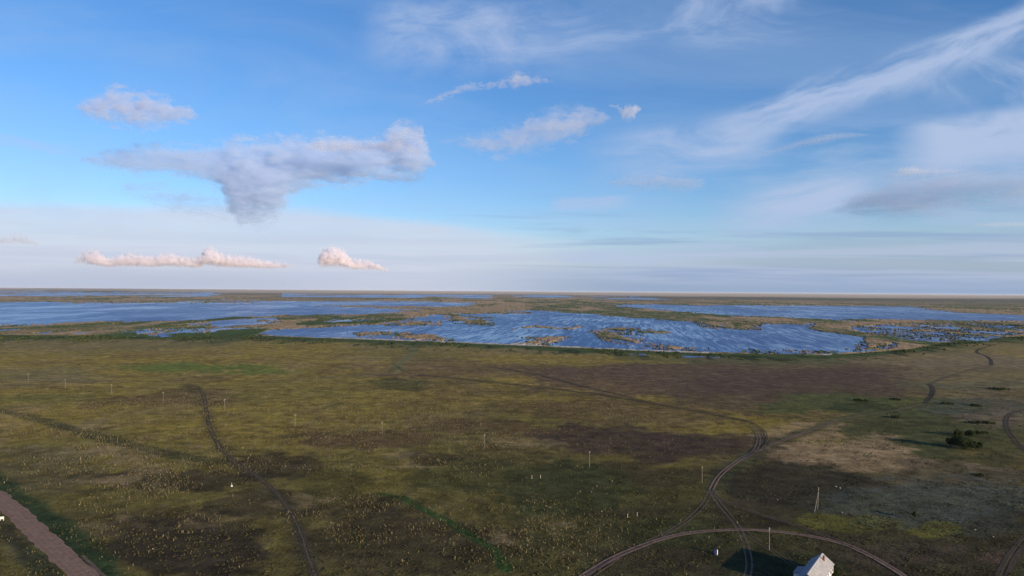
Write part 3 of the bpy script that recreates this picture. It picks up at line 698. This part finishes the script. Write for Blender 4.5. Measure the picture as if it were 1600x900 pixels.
poles = [(44, 597, 'pale utility pole at the far left end of the line, on the left edge'), (102, 606, 'pale utility pole, second from the left edge, well left of the dark patch'),
         (174, 615, 'pale utility pole in front of the brown patch, third from the left edge'), (255, 628, 'pale utility pole standing left of where the dark curving track begins'),
         (351, 640, 'pale utility pole standing just right of the dark curving track'), (461, 666, 'tall pale utility pole first to the right of the pole by the dark curving track'),
         (597, 679, 'pale utility pole above the brown patches in the middle of the left plain'), (757, 700, 'thin pale utility pole in straw grass just left of the large dark heath'),
         (921, 729, 'grey utility pole standing at the lower edge of the large dark brown heath'), (1097, 755, 'thin grey utility pole just left of the track junction'),
         (1202, 860, 'white utility pole between the ring track and the white house')]
pole0 = None
for x_, y_, lab in poles:
    q = P(x_, y_)
    if pole0 is None: pole0 = o = make_pole(q)
    else: o = dup(pole0, q)
    tag(o, lab, 'utility pole', PG)
# the strutted corner pole
q = P(1275.5, 799); root = empty('strutted_pole', q, 0); tag(root, 'A-shaped utility pole with a leaning strut, right of the track junction', 'utility pole')
dst = P(1278.5, 796); top = P(1279.2, 765.5, 8.4)-q; e2 = P(1277.5, 794.5)-q
foot = P(1272.8, 800)-q
MB().tube(e2, top*np.array([1, 1, 1.0])+np.array([0, 0, .9]), .14, .10, 10).build('pole_shaft', woodm, root)
MB().tube(foot, top-np.array([0.1, 0, .6]), .14, .10, 10).build('strut', woodm, root)
MB().box(top+np.array([0, 0, .2]), (1.7, .12, .13), LA+1.57).build('crossarm', steelm, root)
for k_ in (-.72, 0, .72):
    b = top+np.array([math.cos(LA+1.57)*k_, math.sin(LA+1.57)*k_, .27 if k_ else .9]); mb = MB(); mb.tube(b, b+np.array([0, 0, .12]), .025, n=6); mb.tube(b+np.array([0, 0, .12]), b+np.array([0, 0, .28]), .08, .05, 8); mb.build('insulator', porcm, root)

# ------------------------------------------------------------------ marker posts, stones, small things
redm = plain('faded_red_paint', (.30, .06, .04), (.24, .07, .05), 5, .6)
whitem = plain('chalky_white_paint', (.62, .61, .57), (.50, .49, .45), 4, .7)
postm = plain('post_paint', (.44, .43, .39), (.34, .33, .3), 4, .8)
def make_post(loc):
    root = empty('marker_post', loc)
    MB().box((0, 0, .75), (.18, .18, 1.5), .5).build('post', postm, root)
    MB().box((0, 0, .95), (.235, .235, .28), .5).build('band', redm, root)
    MB().box((0, 0, 1.56), (.30, .30, .12), .5, .6).build('cap', postm, root)
    return root
mp = [(831, 748, 'short white marker post with a band, left of the far pair in the green hollow'), (844.5, 747, 'short white marker post with a band, right of the far pair in the green hollow'),
      (980.5, 809, 'short white banded marker post, left one of the near pair left of the ring track'), (995.5, 806.5, 'short white banded marker post, right one of the near pair left of the ring track')]
p0 = None
for x_, y_, lab in mp:
    if p0 is None: p0 = o = make_post(P(x_, y_))
    else: o = dup(p0, P(x_, y_))
    tag(o, lab, 'marker post', 'white marker posts on the plain')
# white survey marker: a whitewashed mound with a thin pipe
root = empty('survey_marker', P(362, 760)); tag(root, 'whitewashed round survey marker with a thin pipe, beside the dark curving track', 'survey marker')
mb = MB(); mb.tube((0, 0, 0), (0, 0, .35), .55, .5, 14); mb.tube((0, 0, .35), (0, 0, .65), .5, .22, 14); mb.build('base', whitem, root)
MB().tube((0, 0, .6), (0, 0, 1.9), .08, .06, 8).build('pipe', whitem, root)

def stone(x_, y_, r, label, group='pale stones lying on the plain'):
    import bmesh
    bm = bmesh.new(); bmesh.ops.create_icosphere(bm, subdivisions=2, radius=1)
    rg = random.Random(int(x_*13+y_))
    for v in bm.verts:
        v.co = Vector((v.co.x*r*1.25, v.co.y*r*.9, v.co.z*r*.7))*(1+rg.uniform(-.16, .16))
    me = bpy.data.meshes.new('stone'); bm.to_mesh(me); bm.free(); me.materials.append(stonem)
    o = bpy.data.objects.new('stone', me); COL.objects.link(o); q = P(x_, y_); o.location = (q[0], q[1], r*.45); o.rotation_euler = (0, 0, rg.uniform(0, 3))
    return tag(o, label, 'stone', group)
stonem = plain('pale_limestone', (.36, .34, .29), (.26, .24, .2), 3, .9, .1, .05)
stone(239, 858, .3, 'pale stone on the bare black earth at the lower left')
stone(1306, 760.5, .42, 'pale stone, left one of two lying upper right of the A-shaped pole')
stone(1312.5, 763, .4, 'pale stone, right one of two lying upper right of the A-shaped pole')
stone(940, 799, .28, 'pale stone on grass left of the near pair of marker posts')
stone(517, 817, .25, 'small pale stone right of the dark curving track')
stone(1552, 839, .26, 'pale stone near the dark track at the lower right corner')
stone(1524, 828, .28, 'pale stone in weeds left of the lower right track')
stone(1316, 801, .25, 'small pale stone right of the foot of the A-shaped pole')
stone(1215, 781, .25, 'small pale stone left of the A-shaped pole')
stone(1596, 789, .26, 'pale stone close to the right edge of the view')

# outhouse: sunlit side coloured white, shaded sides coloured blue, small mono-pitch roof
q = P(1118.5, 866.5); root = empty('outhouse', q, rad(-28)); tag(root, 'small outhouse with a sunlit white side, its shaded sides coloured blue, below the ring track', 'outhouse')
shadep = plain('shaded_side_blue', (.045, .07, .20), (.035, .05, .14), 5, .7)  # the blue is shade put into the wall colour
roofd = plain('tar_paper_roof', (.03, .03, .032), (.05, .05, .05), 5, .8)
MB().box((0, 0, 1.0), (1.15, 1.15, 2.0)).build('cabin', shadep, root)
MB().box((.592, 0, 1.0), (.03, 1.17, 2.0)).build('lit_side', whitem, root)  # white panel stands in for the sunlit side
MB().box((-.1, -.592, .95), (.7, .03, 1.75)).build('door', shadep, root)
MB().slab([(-.75, -.75, 2.02), (.72, -.75, 2.2), (.72, .75, 2.2), (-.75, .75, 2.02)], .07).build('roof', roofd, root)

# white board on two legs at the left edge, by the gravel road
q = P(3.0, 813.5); a2 = P(7.5, 813.2)
root = empty('roadside_board', q, rad(14)); tag(root, 'white board on two short legs beside the gravel road at the left edge', 'sign')
MB().box((-.95, 0, 1.15), (3.4, .16, 1.0)).build('board', whitem, root)
for k_ in (-2.2, -.55, .62): MB().box((k_, 0, .325), (.18, .14, .65)).build('leg', whitem, root)
MB().box((-.95, 0, 1.69), (3.55, .22, .08)).build('top_rail', whitem, root)

# ------------------------------------------------------------------ the house at the bottom edge
hc = np.array([113.0, 247.2, 0]); ha = math.atan2(-.807, -.59)          # far gable, and the way the ridge runs
root = empty('house', hc, ha-math.pi/2); tag(root, 'white house with a sheet roof, one slope sunlit, at the bottom edge', 'house')
wallm = plain('whitewash', (.78, .76, .70), (.62, .60, .54), 1.2, .85, .15)
rm, n = newmat('slate_sheet_roof')
tc = n.new('ShaderNodeTexCoord').outputs['Object']
f = n.noise(tc, .9, 5, .6); f2 = n.noise(n.scale(tc, (1, 6, 1)), 1.2, 3, .5)
tx = n.sep(tc)
w = n.m('SINE', n.mul(tx[1], 2*math.pi/.35))
cc = n.mix(n.ss(f, .35, .65), C(.34, .34, .34), C(.25, .255, .26)); cc = n.mix(n.mul(n.ss(f2, .55, .75), .5), cc, C(.23, .21, .19))
# rows of overlapping sheets
row = n.m('FRACT', n.mul(tx[0], 1/1.3)); cc = n.mix(n.mul(n.ss(row, .08, .0), .5), cc, C(.13, .12, .11))
finish(n, cc, .7, n.bump(w, .04, .6), .25)
shade_roofm, n = newmat('shaded_sheet_roof')  # shaded copy of the roof sheet: shade and sky blue in its colour
tc = n.new('ShaderNodeTexCoord').outputs['Object']; f = n.noise(tc, 1.0, 5, .6)
finish(n, n.mix(n.ss(f, .35, .65), C(.055, .085, .17), C(.04, .06, .13)), .45, n.bump(n.m('SINE', n.mul(n.sep(tc)[1], 2*math.pi/.3)), .03, .6), .5)
brick = plain('red_brick', (.30, .10, .06), (.22, .075, .05), 8, .9, .1)
glassm = plain('window_glass', (.02, .025, .03), (.03, .035, .04), 2, .08, .5)
framem = plain('window_frame_paint', (.12, .22, .38), (.10, .18, .3), 3, .6)
# local frame: x across (negative x is the sunlit side), y along the ridge towards the viewer
HL, HW, EZ, RZ = 23.0, 4.0, 2.8, 5.8
S = -1 if True else 1
mb = MB()
v = [(-3.6, .35, 0), (3.6, .35, 0), (3.6, HL-.35, 0), (-3.6, HL-.35, 0), (-3.6, .35, EZ), (3.6, .35, EZ), (3.6, HL-.35, EZ), (-3.6, HL-.35, EZ), (0, .35, RZ-.32), (0, HL-.35, RZ-.32)]
mb.add(v, [(3, 2, 1, 0), (0, 1, 5, 8, 4), (2, 3, 7, 9, 6), (1, 2, 6, 5), (3, 0, 4, 7)])
mb.build('wall', wallm, root)
MB().slab([(-HW, 0, EZ-.05), (-HW, HL, EZ-.05), (-.01, HL, RZ), (-.01, 0, RZ)][::-1], -.10).build('roof_slope', rm, root)
shd = MB().slab([(.01, 0, RZ), (.01, HL, RZ), (HW, HL, EZ-.05), (HW, 0, EZ-.05)][::-1], -.10).build('roof_slope', shade_roofm, root)
shd['label'] = 'sheet roof slope on the shaded side, its blue shade painted in'
MB().box((0, HL/2, RZ+.09), (.34, HL+.05, .10)).build('ridge_cap', whitem, root)
ch = MB(); ch.box((-1.25, 4.3, 5.55), (.62, .62, 1.7)); ch.box((-1.25, 4.3, 6.45), (.74, .74, .14)); ch = ch.build('chimney', brick, root)
MB().tube((.0, 0, 0), (.0, 0, .001), .01, n=3) if False else None
pipe = MB().tube((2.9, 8.2, 3.2), (2.9, 8.2, 5.0), .13, .13, 10).build('vent_pipe', whitem, root)
for yw in (2.0, 5.2, 8.4, 11.6, 14.6):
    fr = MB()
    for q_ in (((-3.63, yw-.55, 1.55), (.08, .1, 1.4)), ((-3.63, yw+.55, 1.55), (.08, .1, 1.4)), ((-3.63, yw, 2.2), (.08, 1.0, .1)), ((-3.63, yw, .9), (.08, 1.0, .1)), ((-3.63, yw, 1.55), (.06, .06, 1.2))): fr.box(*q_)
    fo = fr.build('window', framem, root)
    MB().box((-3.61, yw, 1.55), (.03, 1.0, 1.2)).build('pane', glassm, fo)
# lean-to on the shaded side
mb = MB(); mb.box((5.0, 11.5, 1.05), (2.7, 6.4, 2.1)); mb.build('annex', wallm, root)
MB().slab([(3.6, 8.0, 2.72), (3.6, 15.0, 2.72), (6.6, 15.0, 2.1), (6.6, 8.0, 2.1)][::-1], -.09).build('annex_roof', shade_roofm, root)

# ------------------------------------------------------------------ clouds: closed bodies of vapour lit by the sun
def cloud(name, label, dist, st, dens, depth, nscale, amp, soft, exp_=1.0, alb=(.96, .965, 1.0), bottom_flat=0.0, step=.10, sx=1.0, base=None, bias=.50, puff=0.0, off=.08):
    """st: stations (x, top, bottom) in photo pixels, seen at a bearing; built in metres about its own centre"""
    xs = np.array([q[0] for q in st], float); tp = np.array([q[1] for q in st], float); bt = np.array([q[2] for q in st], float)
    xc = (xs[0]+xs[-1])/2; dc = ray(xc, 400); bear = math.atan2(dc[0], dc[1]); e_r = np.array([math.sin(bear), math.cos(bear), 0]); e_t = np.array([math.cos(bear), -math.sin(bear), 0])
    def pt(x_, y_):
        d_ = ray(x_, y_); k_ = dist/(d_@e_r); w = d_*k_; return w@e_t, H+w[2]
    T = np.array([pt(a, b) for a, b in zip(xs, tp)]); B = np.array([pt(a, b) for a, b in zip(xs, bt)])
    X = (T[:, 0]+B[:, 0])/2; x0, x1 = X[0], X[-1]; Lx = x1-x0
    mid = (T[:, 1]+B[:, 1])/2; hh = np.maximum((T[:, 1]-B[:, 1])/2, Lx*.004); zmin, zmax = (mid-hh).min(), (mid+hh).max(); zr = zmax-zmin; hmax = hh.max()
    org = e_r*dist+e_t*((x0+x1)/2)+np.array([0, 0, (zmin+zmax)/2])
    S_ = np.linspace(0, 1, 49); Xi = x0+S_*Lx; M_ = np.interp(Xi, X, mid); Hh = np.interp(Xi, X, hh)
    Hh = np.maximum(np.convolve(np.pad(Hh, 1, 'edge'), [.25, .5, .25], 'valid'), 1); K = 16
    V = []; grow = 1.35
    for s_, a_, m_, h_ in zip(S_, Xi, M_, Hh):
        h2 = h_*grow+hmax*.03
        for i in range(K):
            w = 2*math.pi*i/K; V.append((a_-(x0+x1)/2, math.cos(w)*h2*depth, m_+math.sin(w)*h2-(zmin+zmax)/2))
    F_ = [(r_*K+i, r_*K+(i+1) % K, (r_+1)*K+(i+1) % K, (r_+1)*K+i) for r_ in range(48) for i in range(K)]
    F_ += [tuple(range(K))[::-1], tuple(48*K+i for i in range(K))]
    mt, n = newmat(name+'_vapour')
    tc = n.new('ShaderNodeTexCoord').outputs['Object']; ox, oy, oz = n.sep(tc)
    s01 = n.lin(ox, -Lx/2, Lx/2, 0, 1)
    def curve(vals):
        c_ = n.new('ShaderNodeFloatCurve'); cm = c_.mapping; cv = cm.curves[0]
        fx = (X-x0)/Lx
        cv.points[0].location = (0, vals[0]); cv.points[1].location = (1, vals[-1])
        for a_, b_ in zip(fx[1:-1], vals[1:-1]): cv.points.new(float(a_), float(b_))
        for p_ in cv.points: p_.handle_type = 'AUTO_CLAMPED'
        cm.update(); n.put(c_.inputs['Value'], s01); return c_.outputs[0]
    mz = n.lin(curve((mid-zmin)/zr), 0, 1, -zr/2, zr/2); hz = n.m('MAXIMUM', n.mul(curve(hh/hmax), hmax), hmax*.02)
    nz = n.noise(n.scale(tc, (nscale*1.5/hmax/sx, nscale*1.5/hmax/max(1, depth*.5), nscale*1.7/hmax)), 1.0, 4, .52, .6)
    nh = n.noise(n.scale(tc, (nscale*3.0/hmax/(sx**.7), nscale*2.2/hmax, nscale*3.6/hmax)), 1.0, 3, .5, .8)
    nz = n.add(n.mul(nz, .62), n.mul(nh, .38))
    q_ = n.m('DIVIDE', n.sub(oz, mz), hz)
    rho = n.m('SQRT', n.add(n.m('POWER', n.m('ABSOLUTE', q_), 2.0), n.m('POWER', n.m('ABSOLUTE', n.m('DIVIDE', oy, n.mul(hz, depth))), 2.0)))
    e = n.add(n.sub(1.0-off, rho), n.mul(n.sub(nz, bias), amp*3.3))
    if puff:
        for vs_, va_ in ((1.2*nscale, 1.0), (2.5*nscale, .45)):
            vo = n.new('ShaderNodeTexVoronoi'); vo.feature = 'SMOOTH_F1'; vo.inputs['Scale'].default_value = 1.0; vo.inputs['Smoothness'].default_value = .25
            n.put(vo.inputs['Vector'], n.scale(tc, (vs_/hmax, vs_/hmax, vs_/hmax))); e = n.add(e, n.mul(n.sub(.48, vo.outputs['Distance']), puff*va_))
    ends = n.mul(n.ss(s01, 0, .08), n.ss(s01, 1, .94))
    e = n.sub(e, n.mul(n.sub(1.0, ends), .5))
    if base is not None: e = n.mul(e, n.ss(q_, base[0], base[1], base[2], 1.0))
    den = n.mul(n.m('POWER', n.ss(e, 0.0, soft), exp_), dens*.38)
    pv = n.new('ShaderNodeVolumePrincipled'); pv.inputs['Color'].default_value = C(*alb); pv.inputs['Anisotropy'].default_value = .15
    n.put(pv.inputs['Density'], den); n.put(n.new('ShaderNodeOutputMaterial').inputs['Volume'], pv.outputs[0])
    try: mt.cycles.volume_step_rate = step; mt.cycles.volume_sampling = 'DISTANCE'
    except Exception: pass
    try: mt.volume_intersection_method = 'FAST'
    except Exception: pass
    o = link(name, V, F_, mt); o.location = org; o.rotation_euler = (0, 0, -bear)
    return tag(o, label, 'cloud')
# pixels measured on crops of the photograph
A = lambda L_: [(a*.4375, 100+b*.4375, 100+c_*.4375) for a, b, c_ in L_]
Bc = lambda L_: [(500+a*.378, b*.378, c_*.378) for a, b, c_ in L_]
Cc = lambda L_: [(1000+a*.511, b*.511, c_*.511) for a, b, c_ in L_]
if True:
    cloud('cloud', 'small ragged grey-violet cloud high on the left', 11000, A([(255, 150, 165), (350, 105, 205), (420, 84, 212), (500, 98, 232), (600, 122, 222), (670, 150, 210), (722, 180, 190)]), .014, 1.2, 1.6, 1.9, 1.0, alb=(.82, .88, 1.0), sx=1.7, bias=.49)
    cloud('cloud', 'large flat grey cloud with a hanging grey stalk, left of centre', 12000, A([(285, 328, 356), (380, 308, 380), (480, 298, 388), (600, 293, 396), (720, 295, 412), (775, 294, 440), (815, 292, 505), (860, 288, 552), (940, 284, 556), (1000, 276, 520), (1050, 268, 465), (1120, 262, 440), (1250, 267, 420), (1360, 264, 408), (1400, 232, 402), (1440, 216, 398), (1490, 235, 400), (1555, 335, 388)]), .016, .75, 2.6, 1.15, .85, alb=(.74, .85, 1.0), sx=2.2, bias=.44, off=.02)  # grey-blue albedo stands in for the shaded underside
    cloud('cloud', 'row of bright sunlit puffs along the top right edge of the large flat cloud', 11000, A([(1080, 285, 310), (1120, 270, 312), (1170, 264, 318), (1230, 268, 318), (1290, 276, 318), (1340, 272, 318), (1400, 268, 320), (1440, 272, 322), (1480, 290, 326), (1520, 318, 345)]), .011, 1.6, .75, .8, .9, bias=.48, puff=.8)  # separate brighter cloud added for the large one's sunlit top edge
    cloud('cloud', 'thin grey cloud shreds under the left side of the large flat cloud', 10500, A([(430, 405, 470), (500, 420, 490), (580, 425, 520), (660, 440, 552), (760, 460, 560), (840, 500, 565)]), .0065, 1.0, 1.1, 1.5, .9, alb=(.72, .82, 1.0), sx=3.0)
    cloud('cloud', 'curl of bright vapour rising from the right end of the large flat cloud', 10400, A([(1370, 262, 300), (1400, 225, 300), (1440, 198, 300), (1480, 196, 300), (1515, 205, 300)]), .006, .8, .9, 1.2, 1.0)
    cloud('cloud', 'long row of pinkish cumulus heads low on the left horizon', 42000, A([(265, 690, 735), (290, 662, 738), (345, 664, 742), (385, 692, 740), (430, 680, 742), (480, 676, 742), (540, 684, 742), (600, 676, 742), (650, 684, 742), (700, 690, 744), (745, 652, 746), (790, 676, 746), (850, 682, 746), (900, 690, 744), (970, 704, 742), (1055, 714, 735)]), .016, 1.6, 2.6, .5, .5, base=(-.75, .75, .03), bias=.47, puff=1.0, alb=(.99, .965, .99))
    cloud('cloud', 'single pinkish cumulus heap with a tapering right tail, low on the horizon', 41000, A([(1130, 690, 745), (1150, 664, 750), (1190, 653, 752), (1225, 664, 752), (1260, 694, 750), (1320, 702, 748), (1395, 735, 745)]), .016, 1.3, 2.2, .5, .5, base=(-.75, .75, .03), bias=.46, puff=1.0, alb=(.99, .965, .99))
    cloud('cloud', 'faint cumulus head at the far left edge above the horizon', 43000, A([(-60, 620, 660), (0, 612, 662), (70, 603, 662), (110, 618, 658), (150, 640, 655)]), .004, 1.3, 1.7, .8, .8, base=(-.9, .5, .15), bias=.47, puff=.6)
    cloud('cloud', 'thin slanting streak of white cloud high in the middle', 10000, Bc([(415, 424, 438), (470, 398, 428), (540, 370, 404), (600, 344, 380), (680, 338, 370), (760, 322, 362), (810, 300, 362), (870, 308, 352), (965, 330, 342)]), .010, 2.0, .9, 1.5, 1.0, sx=1.5)
    cloud('cloud', 'broad pale fleecy cloud in the middle of the sky', 10500, Bc([(475, 574, 588), (600, 562, 618), (700, 545, 645), (780, 520, 645), (860, 490, 628), (930, 462, 612), (1000, 440, 590), (1080, 442, 565), (1150, 455, 525), (1215, 475, 500)]), .0050, 1.2, 1.2, 1.7, 1.1, sx=1.6, bias=.47)
    cloud('cloud', 'small bright hooked cloud right of the broad pale cloud', 10200, Bc([(1185, 430, 440), (1225, 432, 455), (1260, 434, 498), (1285, 427, 503), (1310, 430, 475), (1330, 440, 460)]), .014, 1.3, .9, 1.0, .8)
    cloud('cloud', 'dark blue-grey cloud bank at the right edge of the sky', 14000, Cc([(560, 640, 660), (640, 600, 662), (720, 556, 668), (800, 515, 668), (870, 512, 664), (960, 516, 650), (1060, 514, 640), (1180, 508, 640), (1300, 500, 645)]), .0042, 2.2, 1.4, 1.6, 1.3, alb=(.68, .79, .97), sx=5.0, bias=.48)
    cloud('cloud', 'small bright white cloud head on top of the dark bank at the right', 12300, Cc([(780, 518, 535), (800, 508, 540), (830, 504, 545), (862, 508, 540), (900, 516, 534), (980, 518, 530)]), .012, 1.1, .9, .9, .8)
    cloud('cloud', 'flat grey smear of cloud right of the centre of the sky', 13000, Cc([(-110, 552, 566), (-40, 535, 580), (40, 526, 584), (120, 530, 590), (205, 548, 575)]), .0045, 1.8, 1.6, 1.8, 1.0, alb=(.8, .86, .97), sx=3.5)
    cloud('cloud', 'thin straight bright streak below the right cirrus band', 11000, Cc([(360, 468, 478), (430, 448, 466), (500, 425, 450), (560, 410, 440), (610, 404, 428), (710, 408, 414)]), .007, 2.5, 2.2, 1.6, 1.0)
    cloud('cloud', 'small narrow dark cloud at the far right above the grey bank', 15000, Cc([(1010, 684, 690), (1060, 679, 696), (1120, 676, 698), (1220, 676, 698)]), .006, 2.5, 2.0, 1.5, 1.0)

# ------------------------------------------------------------------ the air
hm, n = newmat('air')
pv = n.new('ShaderNodeVolumePrincipled'); pv.inputs['Color'].default_value = C(.86, .92, 1.0); pv.inputs['Density'].default_value = 0.8e-5; pv.inputs['Anisotropy'].default_value = .0
n.put(n.new('ShaderNodeOutputMaterial').inputs['Volume'], pv.outputs[0])
try: hm.cycles.homogeneous_volume = True
except Exception: pass
hb = MB(); hb.box((0, 0, 53.0), (126000, 126000, 111.0)); haze = hb.build('haze', hm); tag(haze, kind='stuff')

# ------------------------------------------------------------------ render
SC.render.engine = 'CYCLES'
cy = SC.cycles
cy.max_bounces = 8; cy.diffuse_bounces = 2; cy.glossy_bounces = 2; cy.transmission_bounces = 2; cy.volume_bounces = 6; cy.transparent_max_bounces = 16
cy.volume_max_steps = 256
cy.use_denoising = True
cy.denoising_prefilter = 'NONE'
try: cy.denoiser = 'OPENIMAGEDENOISE'
except Exception: pass
vs = SC.view_settings
SC.display_settings.display_device = 'sRGB'
vs.view_transform = 'Standard'; vs.look = 'None'; vs.gamma = 1.0; vs.use_curve_mapping = False; vs.exposure = 0.62
